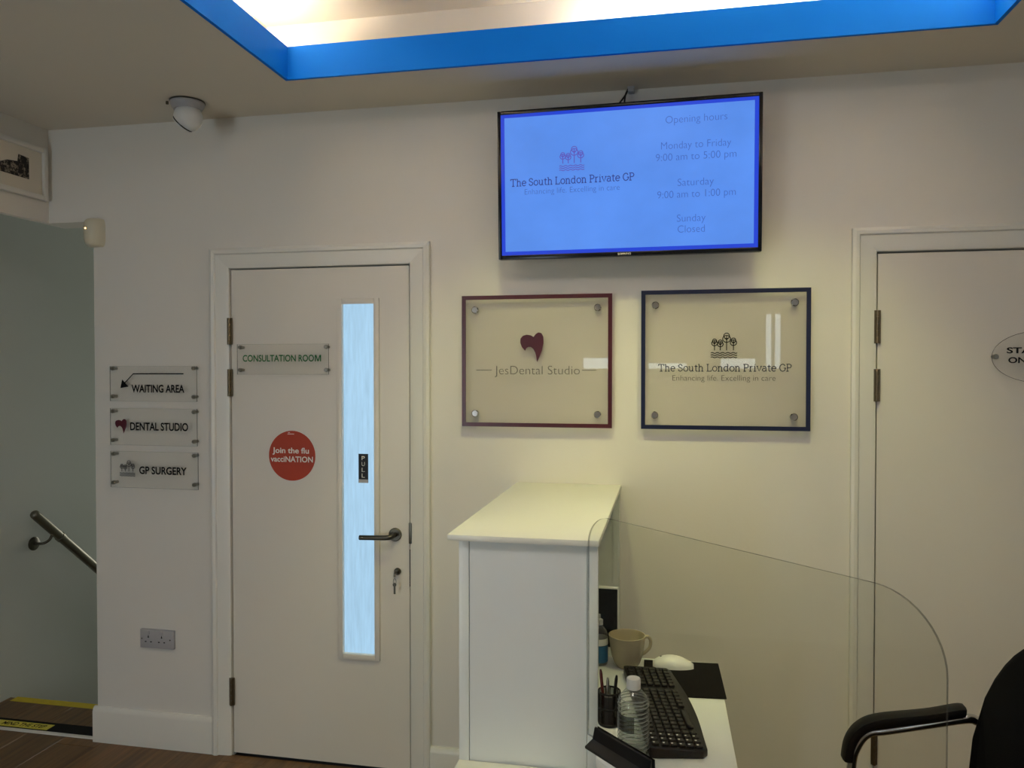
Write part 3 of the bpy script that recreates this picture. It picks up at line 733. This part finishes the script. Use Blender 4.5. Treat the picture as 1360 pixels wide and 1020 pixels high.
# clear protective screen across the corner of the desk
ps0 = Vector((-.1765, -1.075)); pdir = Vector((.7071, -.7071)); PLn = .818; PZ0, PZ1 = DZ + .012, 1.2435
sg = thing('protective_screen', (.11, -1.34, DZ), 'clear acrylic protective screen with rounded corners on the reception desk', 'screen')
rr = .115
out = [(0, PZ0)] + [(PLn, PZ0)] + arc(PLn - rr, PZ1 - rr, rr, rr, 0, 90, 12) + arc(rr * .62, PZ1 - rr * .62, rr * .62, rr * .62, 90, 180, 12)
pn = Vector((.7071, .7071))
def on_panel(u, v, t):
    q = ps0 + pdir * u + pn * t; return (q.x, q.y, v)
MB().prism(out, -.0025, .0025, on_panel).build('sheet', 'acrylic', sg, smooth=30)
n = len(out); eg = MB()
inn = []
cxm, czm = PLn / 2, (PZ0 + PZ1) / 2
for (u, v) in out: inn.append((u, v))
ev = [on_panel(u, v, -.0027) for u, v in out] + [on_panel(u, v, .0027) for u, v in out]
rim = MB()
rim.add(ev, [(i, (i + 1) % n, n + (i + 1) % n, n + i) for i in range(n)]).build('edge', 'acrylic_edge', sg)
# black foot gripping the lower edge
def foot(u0, u1):
    f = MB()
    prof = [(-.034, DZ), (-.034, DZ + .005), (-.012, DZ + .016), (-.006, DZ + .040), (-.0030, DZ + .042), (-.0030, DZ + .008), (.0030, DZ + .008), (.0030, DZ + .042), (.005, DZ + .040), (.006, DZ + .016), (.006, DZ)]
    m = len(prof)
    vs = [on_panel(u0, v, t) for t, v in prof] + [on_panel(u1, v, t) for t, v in prof]
    f.add(vs, [(i, (i + 1) % m, m + (i + 1) % m, m + i) for i in range(m)] + [tuple(range(m)), tuple(range(2 * m - 1, m - 1, -1))])
    f.build('foot', 'black', sg)
foot(.030, .215); foot(.62, .78)

# computer screen in the niche
mo = thing('desk_monitor', (-.27, -.49, DZ), 'small black desk monitor with thin pale edge, partly behind the cabinet end', 'monitor')
MB().box(-.400, -.1415, -.500, -.478, DZ + .012, .9125).build('case', 'plastic_white', mo, bevel=.003)
MB().box(-.396, -.1445, -.5025, -.4985, DZ + .016, .9085).build('display', 'black_gloss', mo)
MB().box(-.34, -.21, -.54, -.45, DZ, DZ + .010).build('foot', 'black', mo, bevel=.003)
MB().box(-.29, -.26, -.478, -.462, DZ + .008, .82).build('stand', 'black', mo)

# hand sanitiser bottle
hs = thing('sanitiser_bottle', (-.190, -.60, DZ), 'clear sanitiser bottle with blue label beside the cabinet end', 'bottle')
SM = Matrix.Translation((-.192, -.600, DZ))
MB().lathe([(.0005, .001), (.024, .001), (.026, .004), (.026, .085), (.022, .100), (.012, .112), (.0115, .122), (.0005, .122)], 24, SM).build('body', 'bottle', hs, smooth=35)
MB().lathe([(.0265, .010), (.0267, .012), (.0267, .056), (.0265, .058)], 24, SM, cap=False).build('label', 'blue_label', hs, smooth=35)
MB().lathe([(.0265, .060), (.0267, .061), (.0267, .078), (.0265, .079)], 24, SM, cap=False).build('upper_label', 'plastic_white', hs, smooth=35)
MB().lathe([(.012, .116), (.012, .130), (.005, .134), (.005, .146), (.0005, .146)], 16, SM).build('pump_cap', 'plastic_grey', hs, smooth=35)

# mug
mg = thing('mug', (-.108, -.615, DZ), 'cream stoneware mug standing behind the keyboard', 'mug')
GM = Matrix.Translation((-.110, -.605, DZ))
MB().lathe([(.0005, .0), (.029, .0), (.031, .003), (.038, .014), (.0445, .032), (.0490, .056), (.0518, .080), (.0535, .092), (.0510, .0925), (.0488, .080), (.0455, .056), (.0405, .032), (.033, .014), (.026, .008), (.0005, .006)], 36, GM, cap=False).build('body', 'mug', mg, smooth=50)
ha = math.radians(18)
MB().tube([tuple(GM @ Vector(((.047 + d) * math.cos(ha), (.047 + d) * math.sin(ha), h))) for d, h in [(p.x, p.y) for p in spline([(.002, .082), (.016, .084), (.024, .070), (.020, .050), (.004, .036), (-.004, .034)], 5)]], .0048, 10).build('handle', 'mug', mg, smooth=50)

# mouse mat and mouse
mm = MB().prism([(-.062, -.552), (.152, -.540), (.158, -.787), (.036, -.797), (-.06, -.800)], DZ + .0005, DZ + .0035, lambda u, v, t: (u, v, t)).build('mouse_mat', 'black_rubber', bevel=.001)
tag(mm, 'black fabric mouse mat lying on the white desk', 'mouse mat')
ms = thing('computer_mouse', (.02, -.585, DZ + .0035), 'pale grey computer mouse on the black mat', 'mouse')
mv = MB(); rows = []
for t in [i / 12 for i in range(13)]:
    u = -.058 + .116 * t
    w = .031 * (math.sin(PI * (t * .94 + .03)) ** .38); h = .034 * (math.sin(PI * (t * .90 + .05)) ** .6) * (1.05 - .25 * t)
    rows.append([(.022 + u, -.588 + .02 * u + w * math.cos(a), DZ + .0036 + max(0, h * math.sin(a)) ) for a in [PI * k / 10 for k in range(11)]])
k = 11
mv.add([p for r in rows for p in r], [(i * k + j, i * k + j + 1, (i + 1) * k + j + 1, (i + 1) * k + j) for i in range(12) for j in range(10)] + [(i * k + 10, i * k, (i + 1) * k, (i + 1) * k + 10) for i in range(12)] + [tuple(range(k)), tuple(12 * k + j for j in range(k))])
mv.build('shell', 'plastic_white', ms, smooth=60)
MB().box(-.016, -.004, -.5905, -.5855, DZ + .020, DZ + .031).build('scroll_wheel', 'black', ms, bevel=.002)

# keyboard: long axis runs away from the camera, typist sits on the right
kb = thing('keyboard', (-.020, -.893, DZ), 'black computer keyboard lying lengthwise on the white desk', 'keyboard', rot=(0, 0, math.radians(100)))
# local x: along the keyboard (positive away from the camera), local y: away from the typist
KL = .238
edge = [(-KL, .056), (KL, .056), (KL + .006, .048), (KL + .006, -.066), (KL - .01, -.075)] + [(p.x, p.y) for p in spline([(KL - .06, -.079), (.06, -.088), (-.06, -.088), (-KL + .06, -.079)], 5)] + [(-KL + .01, -.075), (-KL - .004, -.062), (-KL - .004, .048)]
def kbz(u, v, t): return (u, v, t + (v + .08) * .06 * (1 if t > .004 else 0))
MB().prism(edge, .001, .016, kbz).build('case', 'black', kb, bevel=.0025)
km = MB().box(-.0078, .0078, -.0078, .0078, 0, .006).build('key', 'black', bevel=.0016, seg=1); kme = km.data; bpy.data.objects.remove(km)
lg = MB(); lw = MB()
for r in range(6):
    y = .041 - .0190 * r - (.003 if r else 0)
    cnt = 22
    for c in range(cnt):
        x = -.222 + .0211 * c
        if c in (15,) and r > 0 or c == 19 and False: continue
        if r == 5 and 4 <= c <= 9:
            if c != 6: continue
            o = link('key', kme, kb); o.scale = (6.2, 1, 1); x += .010
        else:
            o = link('key', kme, kb)
        zz = .0155 + (y + .08) * .06
        o.location = (x, y, zz); o.rotation_euler = (.06, 0, 0)
        (lw if c < 3 else lg).box(x - .0018, x + .0018, y + .001, y + (.0055 if c < 3 else .0026), zz + .0059, zz + .0064)
tag(lg.build('key_legends', 'ink_grey', kb), kind='stuff')
tag(lw.build('white_key_legends', 'print_white', kb), kind='stuff')

# small bottle of water
wbt = thing('water_bottle', (-.064, -1.124, DZ), 'small clear plastic water bottle with white cap in front of the keyboard', 'bottle')
BMt = Matrix.Translation((-.070, -1.126, DZ)); pr = [(.0005, .003), (.026, .001), (.032, .005), (.0345, .012)]
for i in range(10):
    z = .018 + i * .0092
    pr += [(.0350, z), (.0352, z + .003), (.0318, z + .0062)]
pr += [(.0352, .111), (.0352, .116), (.0335, .124), (.028, .135), (.020, .144), (.0135, .150), (.0125, .154)]
MB().lathe(pr, 36, BMt).build('body', 'bottle', wbt, smooth=60)
MB().lathe([(.0005, .004), (.030, .004), (.0325, .012), (.0325, .100), (.0325, .108), (.0005, .108)], 32, BMt).build('water', 'water', wbt, smooth=40)
lb = MB(); nseg = 14
for zz in (.062, .098):
    for i in range(nseg + 1):
        a = math.radians(185 + 90 * i / nseg)
        lb.v.append(tuple(BMt @ Vector((.0357 * math.cos(a), .0357 * math.sin(a), zz))))
lb.f += [(i, i + 1, nseg + 2 + i, nseg + 1 + i) for i in range(nseg)]
lb.build('label', 'dark_label', wbt, smooth=60)
for i in range(10):  # whitish rings paint the bands of highlight on the bottle
    z = .0195 + i * .0092
    MB().lathe([(.0351, z), (.0357, z + .0008), (.0357, z + .0018), (.0351, z + .0026)], 36, BMt, cap=False).build('highlight_ring', 'ridge_highlight', wbt, smooth=50)
for z, q in ((.114, .0354), (.121, .0346), (.128, .0325)):
    MB().lathe([(q, z), (q + .0006, z + .0008), (q + .0005, z + .002), (q - .0004, z + .003)], 36, BMt, cap=False).build('highlight_ring', 'ridge_highlight', wbt, smooth=50)
MB().lathe([(.0005, .1725), (.0145, .1725), (.0158, .170), (.0160, .150), (.0150, .149), (.0125, .149)], 28, BMt).build('cap', 'plastic_white', wbt, smooth=35)

# pen pot with pens
pp = thing('pen_pot', (-.136, -1.0, DZ), 'black mesh pen pot beside the cabinet end', 'pen pot')
PMt = Matrix.Translation((-.134, -.985, DZ))
MB().lathe([(.0005, .0), (.026, .0), (.027, .003)], 20, PMt).build('base', 'black', pp)
for h in (.003, .040, .078): MB().lathe([(.0268, h), (.0280, h + .001), (.0280, h + .004), (.0268, h + .005)], 24, PMt, cap=False).build('ring', 'black', pp, smooth=35)
MB().lathe([(.0266, .004), (.0266, .078)], 24, PMt, cap=False).build('mesh_wall', 'mesh_black', pp, smooth=50)
for i in range(16):
    a = 2 * PI * i / 16
    MB().tube([tuple(PMt @ Vector((.0272 * math.cos(a), .0272 * math.sin(a), h))) for h in (.003, .080)], .0011, 5).build('wire', 'black', pp)
for i, (dx, dy, tx, ty_, L, mat, lab) in enumerate(((-.010, .006, -.10, .05, .125, 'red', 'red pen standing in the pen pot'), (.006, .004, .10, -.04, .118, 'black', 'black pen leaning in the pen pot'), (-.002, -.010, -.02, .10, .110, 'steel', 'silver pen standing in the pen pot'))):
    a = Vector((-.134 + dx, -.985 + dy, DZ + .003)); d = Vector((tx, ty_, 1)).normalized()
    tag(MB().tube([a, a + d * .012, a + d * (L - .01), a + d * L], [.0012, .004, .004, .0022], 10).build('pen', mat, smooth=40), lab, 'pen', 'pens in the pen pot')
er = tag(MB().box(-.146, -.126, -1.004, -.994, DZ + .004, DZ + .072).build('white_eraser_block', 'plastic_grey', bevel=.002), 'grey translucent ruler-like block standing in the pen pot', 'stationery')

# white desk cable
tag(MB().tube(spline([(-.160, -.84, DZ + .004), (-.140, -.885, DZ + .004), (-.118, -.92, DZ + .004), (-.104, -.965, DZ + .004), (-.100, -1.01, DZ + .004)], 6), .003, 8).build('desk_cable', 'cable_grey', smooth=50), 'thin grey cable curling across the desk behind the pen pot', 'cable')

# chair: chrome cantilever frame, padded arms, black upholstery; it faces the desk
ch = thing('office_chair', (.80, -1.03, 0), 'black armchair with chrome tube frame at the reception desk', 'chair')
yN, yF = -1.29, -.80
def frame_side(y):
    path = [(.92, y, .012), (.62, y, .012), (.50, y, .012), (.455, y, .022), (.445, y, .07), (.452, y, .40), (.462, y, .575)] + [(.474, y, .628), (.500, y, .664), (.545, y, .676), (.64, y, .700), (.722, y, .720), (.748, y, .718), (.768, y, .700), (.782, y, .60), (.775, y, .46)]
    MB().tube(spline(path, 6), .0115, 14).build('frame_tube', 'chrome', ch, smooth=50)
    pad = [(.4505, y, .590), (.4585, y, .640), (.483, y, .677), (.528, y, .700), (.64, y, .722), (.705, y, .7395), (.720, y, .7405)]
    P = spline(pad, 6); m = len(P)
    v = MB(); w, h = .023, .013; pts = []
    for i, p in enumerate(P):
        t = (P[min(i + 1, m - 1)] - P[max(i - 1, 0)]).normalized(); nrm = Vector((-t.z, 0, t.x))
        s = .6 if i in (0, m - 1) else 1
        for k in range(10):
            a = 2 * PI * k / 10
            ca, sa = math.cos(a), math.sin(a)
            pts.append(p + nrm * (h * s * (abs(sa) ** .6) * (1 if sa > 0 else -1)) + Vector((0, 1, 0)) * (w * s * (abs(ca) ** .6) * (1 if ca > 0 else -1)))
    v.add(pts, [(i * 10 + k, i * 10 + (k + 1) % 10, (i + 1) * 10 + (k + 1) % 10, (i + 1) * 10 + k) for i in range(m - 1) for k in range(10)] + [tuple(range(10)), tuple((m - 1) * 10 + k for k in range(10))])
    v.build('arm_pad', 'black_leather', ch, smooth=50)
frame_side(yN); frame_side(yF)
MB().tube([(.92, yN, .012), (.92, yF, .012)], .0115, 12).build('cross_tube', 'chrome', ch, smooth=50)
# seat
def pillow(name, rows, mat):
    v = MB(); k = len(rows[0])
    v.add([p for r in rows for p in r], [(i * k + j, i * k + (j + 1) % k, (i + 1) * k + (j + 1) % k, (i + 1) * k + j) for i in range(len(rows) - 1) for j in range(k)] + [tuple(range(k)), tuple((len(rows) - 1) * k + j for j in range(k))])
    return v.build(name, mat, ch, smooth=60)
cy = (yN + yF) / 2
def rounded(hw, hd, n=24, e=.35):
    o = []
    for i in range(n):
        a = 2 * PI * i / n; c, s_ = math.cos(a), math.sin(a)
        o.append((hw * math.copysign(abs(c) ** e, c), hd * math.copysign(abs(s_) ** e, s_)))
    return o
pillow('seat', [[(.66 + u * s, cy + v * s, z) for u, v in rounded(.225, .215)] for z, s in ((.425, .90), (.432, .98), (.455, 1.0), (.478, .98), (.490, .90))], 'black_fabric')
# backrest: leaning, rounded top, narrower towards the top
rows = []
for d, s in ((-.030, .88), (-.022, .97), (0, 1.0), (.022, .97), (.030, .88)):
    r = []
    for i in range(32):
        a = 2 * PI * i / 32; c, s_ = math.cos(a), math.sin(a)
        yy = .215 * math.copysign(abs(c) ** .62, c) * s
        zz = .290 * math.copysign(abs(s_) ** .62, s_) * s
        r.append((.800 + zz * .10 - .050 * math.cos(max(-1.5, min(1.5, (zz + .05) / .20))) + d, cy + .005 + yy * (1 - .25 * max(0, zz / .29) ** 2), .690 + zz))
    rows.append(r)
pillow('backrest', rows, 'black_fabric')

# ================================================================== LAMPS IN THE RECESS
def cove(name, x0, x1, y0, y1, label):
    o = MB().box(x0, x1, y0, y1, CZ + .070, CZ + .078).build(name, 'cove')
    tag(o, label, 'light strip', 'hidden light strips round the ceiling recess')
cove('cove_light', RX0 - .10, RX0 - .06, RY0, RY1 - .02, 'warm light strip hidden behind the left blue ceiling band')
cove('cove_light', RX1 + .06, RX1 + .10, RY0, RY1 - .1, 'warm light strip hidden behind the right blue ceiling band')
cove('cove_light', -.25, RX1, RY1 + .06, RY1 + .10, 'warm light strip hidden behind the long blue ceiling band by the television')
for x in (-.42, .36):  # unseen spots added to tint the wall yellow-green; no such fittings known
    t = thing('fill_spot', (x, -1.00, UZ), {-.42: 'unseen spot added to wash the wall yellow-green, nearer the left band', .36: 'unseen spot added to wash the wall yellow-green, nearer the right band'}[x], 'fill_spot', 'added fill spots in the ceiling recess')
    DM = Matrix.Translation((x, -1.00, UZ)) @ Matrix.Rotation(PI, 4, 'X')
    MB().lathe([(.036, 0), (.048, 0), (.048, .004), (.044, .006), (.036, .003)], 28, DM, cap=False).build('ring', 'plastic_white', t, smooth=35)
    MB().lathe([(.0005, .0008), (.035, .0008)], 24, DM, cap=False).build('lens', 'lamp', t)
    l = bpy.data.lights.new('fill_spot_beam', 'SPOT'); l.energy = 50; l.color = (0.98, 1.0, 0.35)
    l.spot_size = math.radians(64); l.spot_blend = 0.75; l.shadow_soft_size = .10
    o = bpy.data.objects.new('fill_spot_beam', l); col.objects.link(o); o.location = (x, -1.00, UZ - .012); o.rotation_euler = (math.radians(24.5), 0, 0)
# plain warm ceiling panel lighting the middle of the room, out of the picture
cp = thing('ceiling_panel_light', (-.18, -2.1, UZ), 'square warm panel light in the middle of the raised ceiling', 'panel light')
MB().box(-.48, .12, -2.4, -1.8, UZ - .012, UZ).build('frame', 'plastic_white', cp)
l = area_light('panel_glow', (-.18, -2.1, UZ - .016), (0, 0, 0), .56, .56, 10.5, (1.0, .95, .92))
